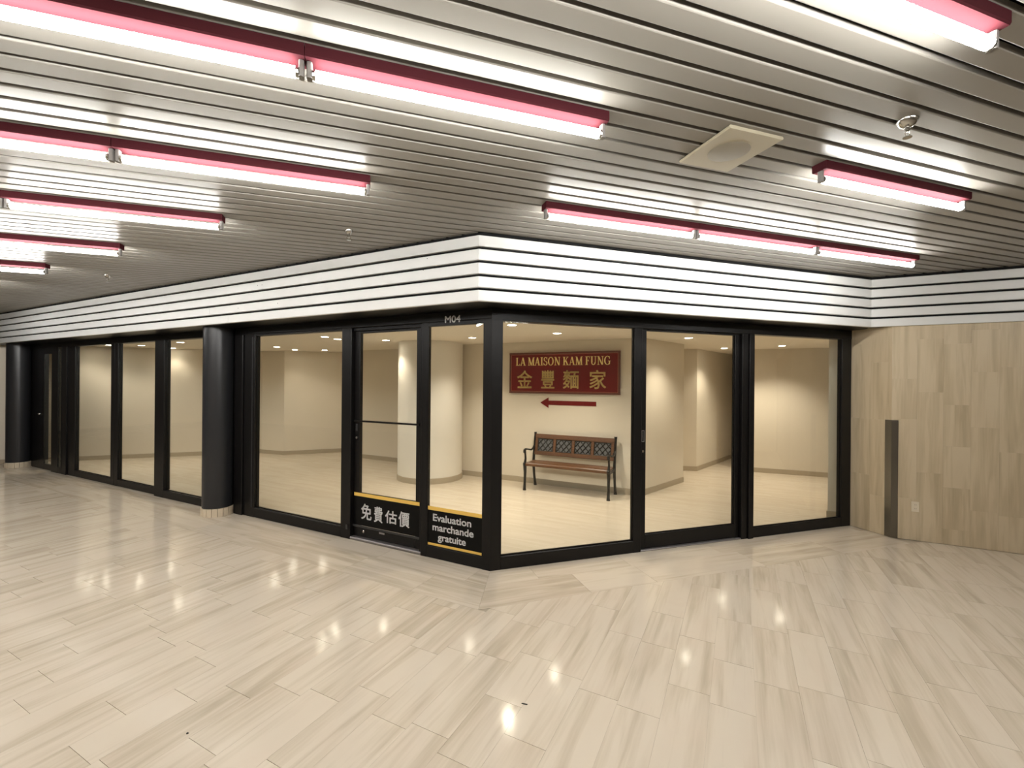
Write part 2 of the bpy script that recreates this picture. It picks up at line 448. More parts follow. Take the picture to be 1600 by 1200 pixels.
# ---- enclosing walls of the hall out of view
G().box(S_BEG, S_END, N_FAR, N_FAR + 0.1, 0, Z_CEIL + 0.06).obj('wall_hall_rear', HALLW, mw=ML(0, 0), label='plain beige hall wall behind the viewer', cat='wall', kind='structure')
G().box(S_BEG - 0.1, S_BEG, nW, N_FAR, 0, Z_CEIL + 0.06).obj('wall_hall_right_end', HALLW, mw=ML(0, 0), label='plain beige wall closing the right end of the hall', cat='wall', kind='structure')
G().box(S_END, S_END + 0.1, -9, N_FAR, 0, Z_CEIL + 0.06).obj('wall_hall_left_end', HALLW, mw=ML(0, 0), label='plain beige wall closing the far left end of the hall', cat='wall', kind='structure')

# ---- stone wall at the right: backing with stone slabs, and the short return beside the shop front
RET = 4.283                                              # plane of the return wall (distance along the right front)
nc = 0.415                                               # where the return meets the wall
wr = G().box(S_BEG, -3.33, nW - 0.12, nW - 0.012, 0, Z_SOF).obj('wall_right', GROUT, mw=ML(0, 0), label='stone clad wall right of the shop front, vertical veined slabs', cat='wall', kind='structure')
def wall_slab(parent, x0, x1, z0, z1, y0, y1, Mloc, reverse=False):
    me = bpy.data.meshes.new('stone_slab'); g = 0.0003
    V = [(x, y, z) for z in (z0 + g, z1 - g) for y in (y0, y1) for x in (x0 + g, x1 - g)]
    cx, cz = (x0 + x1) / 2, (z0 + z1) / 2
    F = [(0, 2, 3, 1), (4, 5, 7, 6), (0, 1, 5, 4), (2, 6, 7, 3), (0, 4, 6, 2), (1, 3, 7, 5)]
    me.from_pydata([(a - cx, b, c - cz) for a, b, c in V], [], F); me.materials.append(WSTONE)
    l = me.uv_layers.new(name='grain'); i = 0
    for f in F:
        for v in f: l.data[i].uv = (V[v][2], V[v][0]); i += 1
    me.update()
    return link(bpy.data.objects.new('stone_slab', me), parent, mw=Mloc @ Matrix.Translation((cx, 0, cz)))
rnd = random.Random(3)
sW0 = -3.322
for k in range(12):
    a = sW0 - k * TW * 1.0; z = -rnd.random() * 0.5
    while z < Z_SOF:
        h = rnd.choice((0.42, 0.55, 0.62, 0.83)); z1 = min(z + h, Z_SOF + 0.005)
        if z1 - max(z, 0) > 0.03: wall_slab(wr, a - TW, a, max(z, 0.002), z1, nW - 0.012, nW - 0.0005 * rnd.random(), Matrix.Identity(4))
        z += h
# return wall perpendicular to the right front
Mret = mat_of(nR, uR, UP, PR(RET, 0, 0))                  # x along the return towards the viewer, y into the wall
Mret = mat_of(-nR, -uR, UP, PR(RET, 0, 0))                # keep it right-handed: x away from the viewer, y towards the shop front
wt = G().box(-nc + 0.02, 0.10, -0.12, -0.012, 0, Z_SOF).obj('wall_return', GROUT, mw=Mret, label='short stone return wall between the shop front and the metal corner guard', cat='wall', kind='structure')
for (x0, x1, zz) in ((-0.205, 0.0, (0.0, 0.62, 1.24, 2.07, 2.24)), (-nc + 0.012, -0.205, (0.0, 0.41, 1.24, 1.86, 2.24))):
    for i in range(4): wall_slab(wt, x0 - (0.012 if x1 < 0 else 0), x1, max(zz[i], 0.002), zz[i + 1], -0.012, 0.0, Matrix.Identity(4))
# metal corner guard
cg = empty('corner_guard', Matrix.Translation(PR(RET, nc)), 'tall dark metal guard on the stone wall corner', 'corner guard')
ip = cg.matrix_world.inverted()
pc = PR(RET, nc) - uR * 0.004 + nR * 0.002
a1 = pc - nR * 0.062; a2 = pc - uL * 0.058 + nL * 0.0
def rel(p): q = p - PR(RET, nc); return (q.x, q.y)
th = 0.006
G().prism([rel(a1), rel(pc), rel(pc + uR * th), rel(a1 + uR * th)][::-1], 0.003, 1.245).obj('guard_leaf', STEEL, cg)
G().prism([rel(pc), rel(a2), rel(a2 - nL * th), rel(pc - nL * th)][::-1], 0.003, 1.245).obj('guard_leaf', STEEL, cg)

# ---- fascia: black backing with five white bands, running round both corners
def meet(l1, l2):
    (p, d), (q, e) = l1, l2
    den = d.x * e.y - d.y * e.x; t = ((q.x - p.x) * e.y - (q.y - p.y) * e.x) / den
    return p + d * t
def fascia_pts(o):
    lineL = (PL(0, dFL - o), uL); lineR = (PR(0, dFR - o), uR); lineW = (PL(0, nW + 0.02 - o), uL)
    cA = meet(lineL, lineR); cB = meet(lineR, lineW)
    return cA, cB
cA, cB = fascia_pts(0); bA, bB = fascia_pts(0.032); kA, kB = fascia_pts(0.09)
endL, endW = PL(S_END, dFL), PL(S_BEG, nW + 0.02)
fas = {}
def fascia_run(name, label, a, b, a_in, b_in, a_bk, b_bk):
    o0 = a.copy(); r = lambda p: (p.x - o0.x, p.y - o0.y)
    root = G().prism([r(a_in), r(b_in), r(b_bk), r(a_bk)], Z_SOF + 0.002, Z_CEIL + 0.05).obj(name, BLACK, mw=Matrix.Translation(o0), label=label, cat='fascia', kind='structure')
    return root, r
nb, gapb = 5, 0.0218
hb = (Z_TOP - Z_SOF - 4 * gapb) / 5
def bands(root, r, a, b, a_in, b_in, seams):
    d = (b - a)
    for i in range(nb):
        z0 = Z_SOF + i * (hb + gapb); z1 = z0 + hb
        cuts = [0.0] + seams[i] + [1.0]
        for j in range(len(cuts) - 1):
            t0 = cuts[j] + (0.00008 if j else 0); t1 = cuts[j + 1] - (0.00008 if j < len(cuts) - 2 else 0)
            A, B = a + d * t0, a + d * t1
            Ai = a_in + (b_in - a_in) * t0; Bi = a_in + (b_in - a_in) * t1
            V = []
            n_ = Vector((d.y, -d.x, 0)).normalized()
            P = [A, B, Bi, Ai]
            g = G()
            c = 0.004
            ring = [(z0, 1.0), (z0 + c, 0.0), (z1 - c, 0.0), (z1, 1.0)]  # chamfered front edges
            Vv = []
            for zz, f in ((z0, 0.13), (z0 + c, 0.0), (z1 - c, 0.0), (z1, 0.13), (z1, 1.0), (z0, 1.0)):
                for X, Xi in ((A, Ai), (B, Bi)):
                    p = X + (Xi - X) * f; Vv.append((*r(p), zz))
            F = [(2 * q, 2 * q + 1, (2 * q + 3) % 12, (2 * q + 2) % 12) for q in range(6)] + [(0, 2, 4, 6, 8, 10), (11, 9, 7, 5, 3, 1)]
            g.add(Vv, F).obj('fascia_band', WHITE, root)
rt, r = fascia_run('trim_1', 'white banded fascia above the left shop front', endL, cA, PL(S_END, dFL - 0.032), bA, PL(S_END, dFL - 0.09), kA)
LT = (endL - cA).length
sm = lambda *ss: sorted([1 - s / LT for s in ss])
bands(rt, r, endL, cA, PL(S_END, dFL - 0.032), bA, [sm(3.2, 9.3), sm(3.55, 9.8), sm(7.2), sm(6.1), sm(8.4)])
for (s, z) in ((0.42, 2.62), (0.46, 2.53), (2.95, 2.385), (2.55, 2.60), (2.62, 2.60), (2.3, 2.39)):
    G().lathe([(0.004, 0), (0.004, 0.0012)], 8).obj('screw_hole', BLACK, rt, Matrix.Translation(-endL) @ TL(s, dFL - 0.0002, z))
rt, r = fascia_run('trim_2', 'white banded fascia above the right shop front', cA, cB, bA, bB, kA, kB)
bands(rt, r, cA, cB, bA, bB, [[], [], [], [], []])
rt, r = fascia_run('trim_3', 'white banded fascia above the stone wall', cB, endW, bB, PL(S_BEG, nW - 0.012), kB, PL(S_BEG, nW - 0.07))
bands(rt, r, cB, endW, bB, PL(S_BEG, nW - 0.012), [[], [], [], [], []])

# ---- soffit and headers
sofL = [PL(S_END, dFL - 0.032), bA, PL(0, -0.10), PL(S_END, -0.10)]
o0 = PL(0, 0)
G().prism([(p.x - o0.x, p.y - o0.y) for p in sofL], Z_SOF, Z_SOF + 0.02).obj('trim_4', FRAME, mw=Matrix.Translation(o0), label='black soffit under the fascia of the left shop front', cat='soffit', kind='structure')
sofR = [bA, bB, PR(4.5, -0.02), PR(4.283, -0.10), PL(0, -0.10)]
G().prism([(p.x - o0.x, p.y - o0.y) for p in sofR], Z_SOF + 0.0005, Z_SOF + 0.02).obj('trim_5', FRAME, mw=Matrix.Translation(o0), label='black soffit under the fascia of the right shop front', cat='soffit', kind='structure')
hdL = G().cbox(0.0, S_END, -0.10, 0.0, 2.15, Z_SOF).obj('trim_6', FRAME, mw=ML(0, 0), label='black header beam over the left shop windows, unit number at its end', cat='header', kind='structure')
hdR = G().cbox(0.0, 4.283, -0.10, 0.0, 2.135, Z_SOF).obj('trim_7', FRAME, mw=MR(4.283, 0), label='black header beam over the right shop windows', cat='header', kind='structure')
# upper shop wall behind the headers closes the gap to the shop ceiling
G().prism([(p.x - o0.x, p.y - o0.y) for p in (PL(S_END, -0.10), PL(0, -0.10), PL(0, -0.13), PL(S_END, -0.13))], Z_SOF, Z_INT + 0.05).obj('trim_8', CEILP, mw=Matrix.Translation(o0), label='ceiling edge behind the left header', cat='trim', kind='structure')
G().prism([(p.x - o0.x, p.y - o0.y) for p in (PR(0, -0.10), PR(4.3, -0.10), PR(4.3, -0.13), PR(0, -0.13))], Z_SOF, Z_INT + 0.05).obj('trim_9', CEILP, mw=Matrix.Translation(o0), label='ceiling edge behind the right header', cat='trim', kind='structure')
# corner post: prism across the 135 degree corner
pl = [PL(0.078, 0), PL(0, 0), PR(0.09, 0), PR(0.09, -0.09), PL(0.0, -0.10), PL(0.078, -0.09)]
G().prism([(p.x - o0.x, p.y - o0.y) for p in pl], 0.0, 2.15).obj('trim_10', FRAME, mw=Matrix.Translation(o0), label='black corner post where the two shop fronts meet', cat='post', kind='structure')

# ---- glazed panels
def panel(name, M, x0, x1, y, zb, zt, left, right, label, depth=0.05, rail_b=None, cat='window', gy=None, ztop=2.15, zfoot=0.0, frame=FRAME):
    """M at the low-x end; stile widths left (low x) and right (high x); glass from zb to zt"""
    root = empty(name, M, label, cat, None, 'structure')
    y0, y1 = y - depth, y
    if left: G().cbox(x0, x0 + left, y0, y1, zfoot, ztop).obj('stile', frame, root)
    if right: G().cbox(x1 - right, x1, y0, y1, zfoot, ztop).obj('stile', frame, root)
    G().cbox(x0 + left, x1 - right, y0, y1, zfoot, zb).obj('bottom_rail', frame, root)
    if ztop - zt > 0.004: G().cbox(x0 + left, x1 - right, y0, y1, zt, ztop).obj('top_rail', frame, root)
    gy = y0 + depth * 0.45 if gy is None else gy
    G().box(x0 + left, x1 - right, gy - 0.003, gy + 0.003, zb, zt).obj('glass_pane', GLASS, root)
    # glazing beads
    for (a, b_, c, d) in ((x0 + left, x0 + left + 0.008, zb, zt), (x1 - right - 0.008, x1 - right, zb, zt), (x0 + left + 0.008, x1 - right - 0.008, zb, zb + 0.008)):
        G().box(a, b_, gy + 0.003, gy + 0.011, c, d).obj('glazing_bead', FRAME, root)
    return root
# left front, from the corner leftwards (s)
w1 = panel('window_1', ML(0, 0), 0.078, 0.745, 0.0, 0.105, 2.113, 0.0, 0.072, 'narrow pane left of the corner post with a black French notice', gy=-0.014)
G().box(0.08, 0.70, -0.0105, -0.0095, 0.105, 0.468).obj('notice_film', FILM, w1, label='black film with white lettering')
G().box(0.081, 0.705, -0.0095, -0.0085, 0.434, 0.468).obj('notice_stripe', YELLOW, w1, label='yellow stripe')
G().box(0.081, 0.71, -0.0095, -0.0085, 0.106, 0.135).obj('notice_stripe', YELLOW, w1, label='yellow stripe')
d1 = empty('door_1', ML(0, 0), 'black framed glass door with a Chinese notice on its kick panel', 'door', None, 'structure')
yd = -0.05
for nm, a in (('stile', (0.775, 0.845, yd - 0.045, yd, 0.03, 2.07)), ('stile', (1.57, 1.64, yd - 0.045, yd, 0.03, 2.07)), ('top_rail', (0.845, 1.57, yd - 0.045, yd, 2.095, 2.115)),
              ('bottom_rail', (0.845, 1.57, yd - 0.045, yd, 0.03, 0.125))):
    G().cbox(*a).obj(nm, FRAME, d1)
for o in [c for c in d1.children if c.name.startswith('stile')]:
    for v in o.data.vertices:
        if v.co.z > 1.5: v.co.z = 2.115
G().box(0.79, 1.57, yd - 0.026, yd - 0.020, 0.125, 2.10).obj('glass_pane', GLASS, d1)
G().box(0.79, 1.632, yd - 0.0155, yd + 0.0015, 0.145, 0.475).obj('kick_panel', FILM, d1)
G().box(0.79, 1.632, yd + 0.0015, yd + 0.003, 0.438, 0.472).obj('kick_stripe', YELLOW, d1, label='yellow stripe')
G().cbox(0.79, 1.66, yd, yd + 0.008, 0.123, 0.144, 0.002).obj('lower_bar', FRAME2, d1)
G().cbox(0.79, 1.62, yd + 0.012, yd + 0.026, 1.194, 1.212, 0.004).obj('push_bar', FRAME, d1)
for s in (0.80, 1.605): G().box(s, s + 0.012, yd, yd + 0.014, 1.196, 1.21).obj('bar_bracket', FRAME, d1)
G().box(1.225, 1.293, yd, yd + 0.003, 0.097, 0.113).obj('maker_plate', ALU, d1)
G().lathe([(0.013, 0), (0.013, 0.006), (0.008, 0.010)], 16).obj('floor_lock', CHROME, d1, Matrix.Translation((1.50, yd, 0.085)) @ Matrix.Rotation(-pi / 2, 4, 'X'))
G().box(1.672, 1.700, 0.0, 0.002, 0.095, 0.142).obj('strike_plate', FRAME2, d1)
G().lathe([(0.012, 0), (0.012, 0.008), (0.006, 0.012)], 16).obj('lock_cylinder', STEEL, d1, Matrix.Translation((1.605, yd, 1.03)) @ Matrix.Rotation(-pi / 2, 4, 'X'))
G().cbox(1.592, 1.618, yd, yd + 0.006, 1.10, 1.17, 0.003).obj('lock_plate', FRAME2, d1)
G().cbox(0.745, 0.775, -0.10, -0.02, 0, 2.15).obj('door_jamb', FRAME, d1)
G().cbox(0.775, 1.64, -0.10, -0.03, 2.117, 2.15).obj('door_head', FRAME, d1)
G().cbox(0.745, 1.645, -0.10, -0.005, 0.0, 0.026, 0.006).obj('threshold', ALU, d1)
w2 = panel('window_2', ML(0, 0), 1.645, 3.40, -0.005, 0.112, 2.128, 0.135, 0.20, 'wide pane between the round dark column and the glass door', depth=0.07, gy=-0.045)
G().cbox(3.40, 3.56, -0.08, 0.015, 0, 2.15).obj('jamb_post', FRAME, w2)
G().cbox(3.56, 3.80, -0.08, -0.03, 0, 2.15).obj('jamb_post', FRAME, w2)
G().box(3.235, 3.245, -0.005, 0.0, 0.112, 2.12).obj('glazing_bead', FRAME2, w2)
w3 = panel('window_3', ML(0, 0), 3.80, 5.34, 0.03, 0.10, 2.15, 0.10, 0.24, 'pane immediately left of the nearer dark column', depth=0.07, gy=-0.015)
G().box(5.10, 5.16, -0.05, -0.012, 0.10, 2.15).obj('inner_stile', FRAME2, w3)
w4 = panel('window_4', ML(0, 0), 5.34, 6.57, -0.005, 0.10, 2.15, 0.01, 0.11, 'second pane left of the nearer dark column', depth=0.06)
w5 = panel('window_5', ML(0, 0), 6.57, 8.17, -0.005, 0.10, 2.15, 0.11, 0.27, 'third pane left of the nearer dark column', depth=0.06)
w6 = panel('window_6', ML(0, 0), 8.17, 8.75, 0.015, 0.10, 2.15, 0.17, 0.27, 'thin slit of glass between two black posts', depth=0.05, gy=0.008)
d2 = panel('door_2', ML(0, 0), 8.75, 9.68, -0.02, 0.09, 2.05, 0.02, 0.52, 'black framed glass door beside the far dark column', depth=0.06, cat='door', gy=-0.028)
G().cbox(9.68, 9.95, -0.08, -0.03, 0, 2.15).obj('jamb_post', FRAME, d2)
G().lathe([(0.018, 0), (0.018, 0.012), (0.009, 0.03)], 16).obj('door_lock', CHROME, d2, Matrix.Translation((9.33, -0.02, 0.98)) @ Matrix.Rotation(-pi / 2, 4, 'X'))
w7 = panel('window_7', ML(0, 0), 9.95, 12.6, -0.01, 0.10, 2.15, 0.25, 0.12, 'dark framed pane beyond the far column', depth=0.06)
w8 = panel('window_8', ML(0, 0), 12.6, 16.9, -0.01, 0.10, 2.15, 0.1, 0.1, 'last pane at the far left end of the front', depth=0.06)
# right front (panel x runs from the far end back towards the corner)
def px(s): return 4.283 - s
w9 = panel('window_9', MR(4.283, 0), px(1.49), px(0.09), 0.0, 0.113, 2.133, 0.085, 0.006, 'large pane right of the corner post, sign and bench behind it', depth=0.06, ztop=2.135)
d3 = panel('door_3', MR(4.283, 0), px(2.70), px(1.485), -0.035, 0.15, 2.117, 0.062, 0.075, 'black framed sliding glass door with a recessed pull', depth=0.045, cat='door', zfoot=0.012, ztop=2.135)
g = G()
for (a, b_, c, d) in ((-0.014, -0.009, 0, 0.112), (0.009, 0.014, 0, 0.112), (-0.009, 0.009, 0, 0.005), (-0.009, 0.009, 0.107, 0.112)): g.box(a, b_, 0, 0.004, c, d)
xl = px(1.525)
g.obj('pull_rim', ALU, d3, Matrix.Translation((xl, -0.035, 1.045)))
G().box(xl - 0.009, xl + 0.009, -0.035, -0.0335, 1.05, 1.152).obj('pull_recess', BLACK, d3)
G().lathe([(0.013, 0), (0.013, 0.004), (0.010, 0.007)], 16).obj('lock_cylinder', CHROME, d3, Matrix.Translation((xl, -0.035, 0.955)) @ Matrix.Rotation(-pi / 2, 4, 'X'))
G().cbox(px(2.70), px(1.49), -0.09, -0.002, 0.0, 0.011, 0.003).obj('floor_track', ALU, d3)
w10 = panel('window_10', MR(4.283, 0), 0.002, px(2.70), 0.0, 0.102, 2.133, 0.145, 0.145, 'rightmost pane of the shop front beside the stone return', depth=0.06, ztop=2.135)
G().cbox(px(2.845), px(2.78), 0.0, 0.018, 0, 2.135).obj('cover_strip', FRAME, w10)

# ================================================================== LETTERING
dgc = [0]
def text_geo(body, bold=0.0):
    cu = bpy.data.curves.new('lettering', 'FONT'); cu.body = body; cu.resolution_u = 6; cu.fill_mode = 'FRONT'
    o = bpy.data.objects.new('lettering', cu); COL.objects.link(o)
    dg = bpy.context.evaluated_depsgraph_get(); me = bpy.data.meshes.new_from_object(o.evaluated_get(dg))
    bpy.data.objects.remove(o); bpy.data.curves.remove(cu)
    V = [v.co.copy() for v in me.vertices]; F = [tuple(p.vertices) for p in me.polygons]
    bpy.data.meshes.remove(me)
    return V, F
def fit(V, wd, ht, cx=0.5, cy=0.5):
    x0 = min(v.x for v in V); x1 = max(v.x for v in V); y0 = min(v.y for v in V); y1 = max(v.y for v in V)
    return [((v.x - x0 - (x1 - x0) * cx) * wd / (x1 - x0), (v.y - y0 - (y1 - y0) * cy) * ht / (y1 - y0), 0) for v in V]
def solid(V, F, t):
    """give flat lettering a thickness"""
    n = len(V); edges = {}
    for f in F:
        for i in range(len(f)):
            a, b = f[i], f[(i + 1) % len(f)]; edges[(a, b)] = 1
    V2 = [(x, y, t) for x, y, _ in V] + [(x, y, 0) for x, y, _ in V]
    F2 = [f for f in F] + [(a, a + n, b + n, b) for (a, b) in edges if (b, a) not in edges]
    return V2, F2
def bolden(V, F, b):
    V2, F2 = [], []
    for i, (dx, dy) in enumerate(((0, 0), (b, 0), (-b, 0), (0, b), (0, -b), (b * .7, b * .7), (-b * .7, b * .7), (b * .7, -b * .7), (-b * .7, -b * .7))):
        k = len(V2); V2 += [(x + dx, y + dy, 0) for x, y, _ in V]; F2 += [tuple(q + k for q in f) for f in F]
    return V2, F2
def put_text(body, wd, ht, M, mat, parent, name='lettering', t=0.001, bold=0.003, **kw):
    V, F = text_geo(body); V = fit(V, wd - 2 * bold, ht - 2 * bold)
    V, F = solid(*bolden(V, F, bold), t)
    return mk(name, V, F, mat, parent, parent.matrix_world.inverted() @ M, **kw)
put_text('M04', 0.168, 0.063, TL(0.403, 0.0005, 2.167), WLET, hdL, bold=0.0022)
for body, sc, wd, z, ht in (('Evaluation', 0.402, 0.411, 0.371, 0.066), ('marchande', 0.392, 0.439, 0.284, 0.066), ('gratuite', 0.402, 0.300, 0.187, 0.080)):
    put_text(body, wd, ht, TL(sc, -0.0090, z), WLET, w1, bold=0.0022)
for ch, sc, wd, z, ht in (('免', 1.464, 0.140, 0.290, 0.160), ('費', 1.305, 0.112, 0.284, 0.158), ('估', 1.141, 0.150, 0.282, 0.126), ('價', 0.979, 0.134, 0.283, 0.148)):
    put_text(ch, wd, ht, TL(sc, -0.0480, z), WLET, d1, name='character', bold=0.0026)

# ================================================================== COLUMNS
def dark_column(s, label):
    c = empty('round_column', ML(s, 0.114), label, 'column', 'dark columns along the left front')
    auto_smooth(G().lathe([(0.16, 0.098), (0.16, Z_SOF)], 48).obj('shaft', COLM, c))
    auto_smooth(G().lathe([(0.157, 0.0), (0.157, 0.097)], 48).obj('base_core', GROUTD, c))
    nt_ = 18
    g = G(); da = 2 * pi / nt_
    r0, r1 = 0.156, 0.171
    tv = []
    for r in (r0, r1):
        for z in (0.001, 0.097):
            for k in range(4):
                a = -da / 2 * 0.92 + da * 0.92 * k / 3; tv.append((r * cos(a), r * sin(a), z))
    F = []
    for k in range(3):
        F += [(8 + k, 8 + k + 1, 12 + k + 1, 12 + k), (k, 4 + k, 5 + k, k + 1), (4 + k, 12 + k, 13 + k, 5 + k), (k, k + 1, 9 + k, 8 + k)]
    F += [(0, 8, 12, 4), (3, 7, 15, 11)]
    me = bpy.data.meshes.new('base_tile'); me.from_pydata(tv, [], F); me.materials.append(TILEB); me.update()
    for k in range(nt_): inst('base_tile', me, c, Matrix.Rotation(da * k, 4, 'Z'))
    return c
dark_column(3.705, 'nearer round charcoal column with a beige tiled foot')
c2 = dark_column(9.83, 'far round charcoal column at the left edge with a beige tiled foot')
ccx = Vector((-1.373, 7.546, 0))
wc = empty('round_column', Matrix.Translation(ccx), 'thick round white column inside the shop', 'column')
auto_smooth(G().lathe([(0.535, 0.0), (0.535, Z_INT - 0.001)], 64).obj('shaft', COLP, wc))
auto_smooth(G().lathe([(0.536, 0.0), (0.547, 0.0), (0.547, 0.085), (0.536, 0.090)], 64, caps=False).obj('base_ring', BASEB, wc))

# ================================================================== LIGHTS
ZT = 2.690
def fixture_parts():
    d = {}
    L_ = 1.1965
    g = G()
    pf = [(-0.040, 0.0), (-0.040, -0.036), (-0.036, -0.042), (0.036, -0.042), (0.040, -0.036), (0.040, 0.0)]
    n = len(pf)
    g.add([(x, y, z) for x in (-L_ / 2, L_ / 2) for y, z in pf], [(i, (i + 1) % n, n + (i + 1) % n, n + i)[::-1] for i in range(n)] + [tuple(range(n)), tuple(range(2 * n - 1, n - 1, -1))][::1])
    d['housing'] = g.obj('housing', RED)
    g = G(); nn = 12; xs = L_ / 2 - 0.032
    V = []; F = []
    for x in (-xs, xs):
        for k in range(nn): V.append((x, 0.019 * cos(2 * pi * k / nn), -0.083 + 0.019 * sin(2 * pi * k / nn)))
    for k in range(nn): F.append((k, (k + 1) % nn, nn + (k + 1) % nn, nn + k)[::-1])
    g.add(V, F + [tuple(range(nn)), tuple(range(2 * nn - 1, nn - 1, -1))])
    d['tube'] = auto_smooth(g.obj('tube', TUBE))
    g = G(); V = []; F = []
    for x in (-0.011, 0.0):
        for k in range(nn): V.append((x, 0.0175 * cos(2 * pi * k / nn), -0.083 + 0.0175 * sin(2 * pi * k / nn)))
    for k in range(nn): F.append((k, (k + 1) % nn, nn + (k + 1) % nn, nn + k)[::-1])
    d['tube_cap'] = g.add(V, F + [tuple(range(nn)), tuple(range(2 * nn - 1, nn - 1, -1))]).obj('tube_cap', CHROME)
    d['lamp_holder'] = G().cbox(-0.009, 0.009, -0.014, 0.014, -0.100, -0.043, 0.004).obj('lamp_holder', HOLDER)
    d['_x'] = xs
    return d
FP = fixture_parts()
first = [True]
def fixture(s_end, n, label, group):
    """fixture whose right end stands at s_end (along the right front)"""
    s = s_end - 0.596
    root = empty('fluorescent_light', mat_of(uR, -nR, UP, PR(s, n, Z_CEIL - 0.0015)), label, 'light fixture', group)
    xs = FP['_x']
    for nm, mats in (('housing', [Matrix()]), ('tube', [Matrix()]),
                     ('tube_cap', [Matrix.Translation((-xs, 0, 0)), Matrix.Translation((xs, 0, 0)) @ Matrix.Rotation(pi, 4, 'Z')]),
                     ('lamp_holder', [Matrix.Translation((-xs - 0.020, 0, 0)), Matrix.Translation((xs + 0.020, 0, 0))])):
        for m in mats:
            o = FP[nm].copy(); COL.objects.link(o); o.parent = root; o.matrix_local = m
    return root
GRP = 'red fluorescent batten lights on the slat ceiling'
rows = [
    (2.783, 0.885, ['bare tube light cut off by the top edge at the upper right', None]),
    (A_ROW, -0.032, ['red batten light, right half of the foremost row at upper left', 'red batten light in the upper left corner, left half of the foremost row']),
    (0.964, -1.003, ['red batten light ending above the glass door, right one of the second row', 'red batten light at the left edge, left one of the second row', None]),
    (0.002, -1.990, ['red batten light of the third row from the front, its right end free', 'short visible end of a batten light at the left edge in the third row', None]),
    (-1.067, -3.035, ['red batten light of the fourth row, cut by the left edge', None]),
    (-2.136, -4.11, ['smallest visible batten light at the left edge, fifth row', None]),
    (-3.205, -5.17, [None, None]), (-4.274, -6.24, [None]),
    (A_ROW + 17 * PITCH, 1.75, [None]),
]
for n, se, labs in rows:
    for i, lb in enumerate(labs):
        fixture(se - 1.199 * i, n, lb or 'red batten light farther along the hall ceiling, outside the view', GRP)
for i, lb in enumerate(('batten light over the right shop front, leftmost of three end to end', 'batten light over the right shop front, middle one of three', 'batten light over the right shop front, rightmost, ending by the inner fascia corner')):
    fixture(1.270 + 1.199 * i, 0.964, lb, GRP)
fixture(2.44, A_ROW, 'single batten light below the sprinkler, right of the square speaker', GRP)
fixture(4.9, 2.783, 'red batten light farther along the hall ceiling, outside the view', GRP)
for o in [v for v in FP.values() if not isinstance(v, float)]: bpy.data.objects.remove(o)

# downlights inside the shop
dl_ring = auto_smooth(G().lathe([(0.050, 0.004), (0.052, -0.004), (0.066, -0.005), (0.070, 0.0)], 24, caps=False).obj('trim_ring', COLP))
dl_lens = G().lathe([(0.0505, 0.0), (0.0505, 0.004)], 24).obj('lens', LENS)
def downlight(x, y, label, power=1.0):
    root = empty('downlight', Matrix.Translation((x, y, Z_INT)), label, 'downlight', 'round recessed downlights in the shop ceiling')
    for o in (dl_ring, dl_lens):
        c = o.copy(); COL.objects.link(c); c.parent = root; c.matrix_local = Matrix.Translation((0, 0, -0.0045)) if o is dl_lens else Matrix()
    ld = bpy.data.lights.new('lamp', 'SPOT'); ld.energy = SPOT_POWER * power; ld.color = (1.0, 0.87, 0.70)
    ld.spot_size = radians(118); ld.spot_blend = 0.9; ld.shadow_soft_size = 0.045
    l = bpy.data.objects.new('lamp', ld); COL.objects.link(l); l.parent = root; l.matrix_local = Matrix.Translation((0, 0, -0.055))
DL = [(-4.561, 8.651, 'downlight at the left of the pane beside the door'), (-4.55, 9.35, 'small downlight near the jutting wall corner'), (-3.95, 9.40, 'small downlight close to the rear wall, left of the door post'),
      (-2.778, 6.615, 'brightest downlight above the pane left of the glass door'), (-2.72, 6.95, 'small downlight just left of the door post'), (-2.001, 7.07, 'downlight seen through the glass door'),
      (-0.59, 6.573, 'downlight right of the white column'), (-0.006, 5.081, 'downlight cut by the header beside the corner post'), (0.591, 5.888, 'downlight above the red sign'),
      (2.495, 6.325, 'downlight above the sliding door pane'), (3.82, 8.05, 'downlight at the top right of the sliding door pane'), (4.50, 7.45, 'downlight above the rightmost pane'),
      (-7.1, 8.55, 'downlight at the top left of the pane two left of the nearer column'), (-7.0, 9.20, 'lower downlight by the mullion left of the nearer column'), (-6.45, 8.35, 'upper downlight by the mullion left of the nearer column'),
      (-5.781, 7.781, 'downlight in the middle of the pane left of the nearer column'), (-5.473, 8.05, 'downlight half hidden by the nearer column'),
      (-8.28, 8.56, 'downlight at the left end of the third pane'), (-8.0, 8.48, 'middle downlight of the third pane'), (-7.72, 8.54, 'downlight at the right end of the third pane'),
      ]
PW = {0: 0.5, 1: 0.45, 2: 0.45, 3: 0.9, 4: 0.6, 5: 1.0, 6: 1.8, 7: 2.2, 8: 3.3, 9: 1.9, 10: 1.9, 11: 2.9}
for i, (x, y, lb) in enumerate(DL): downlight(x, y, lb, PW.get(i, 0.45))
bpy.data.objects.remove(dl_ring); bpy.data.objects.remove(dl_lens)

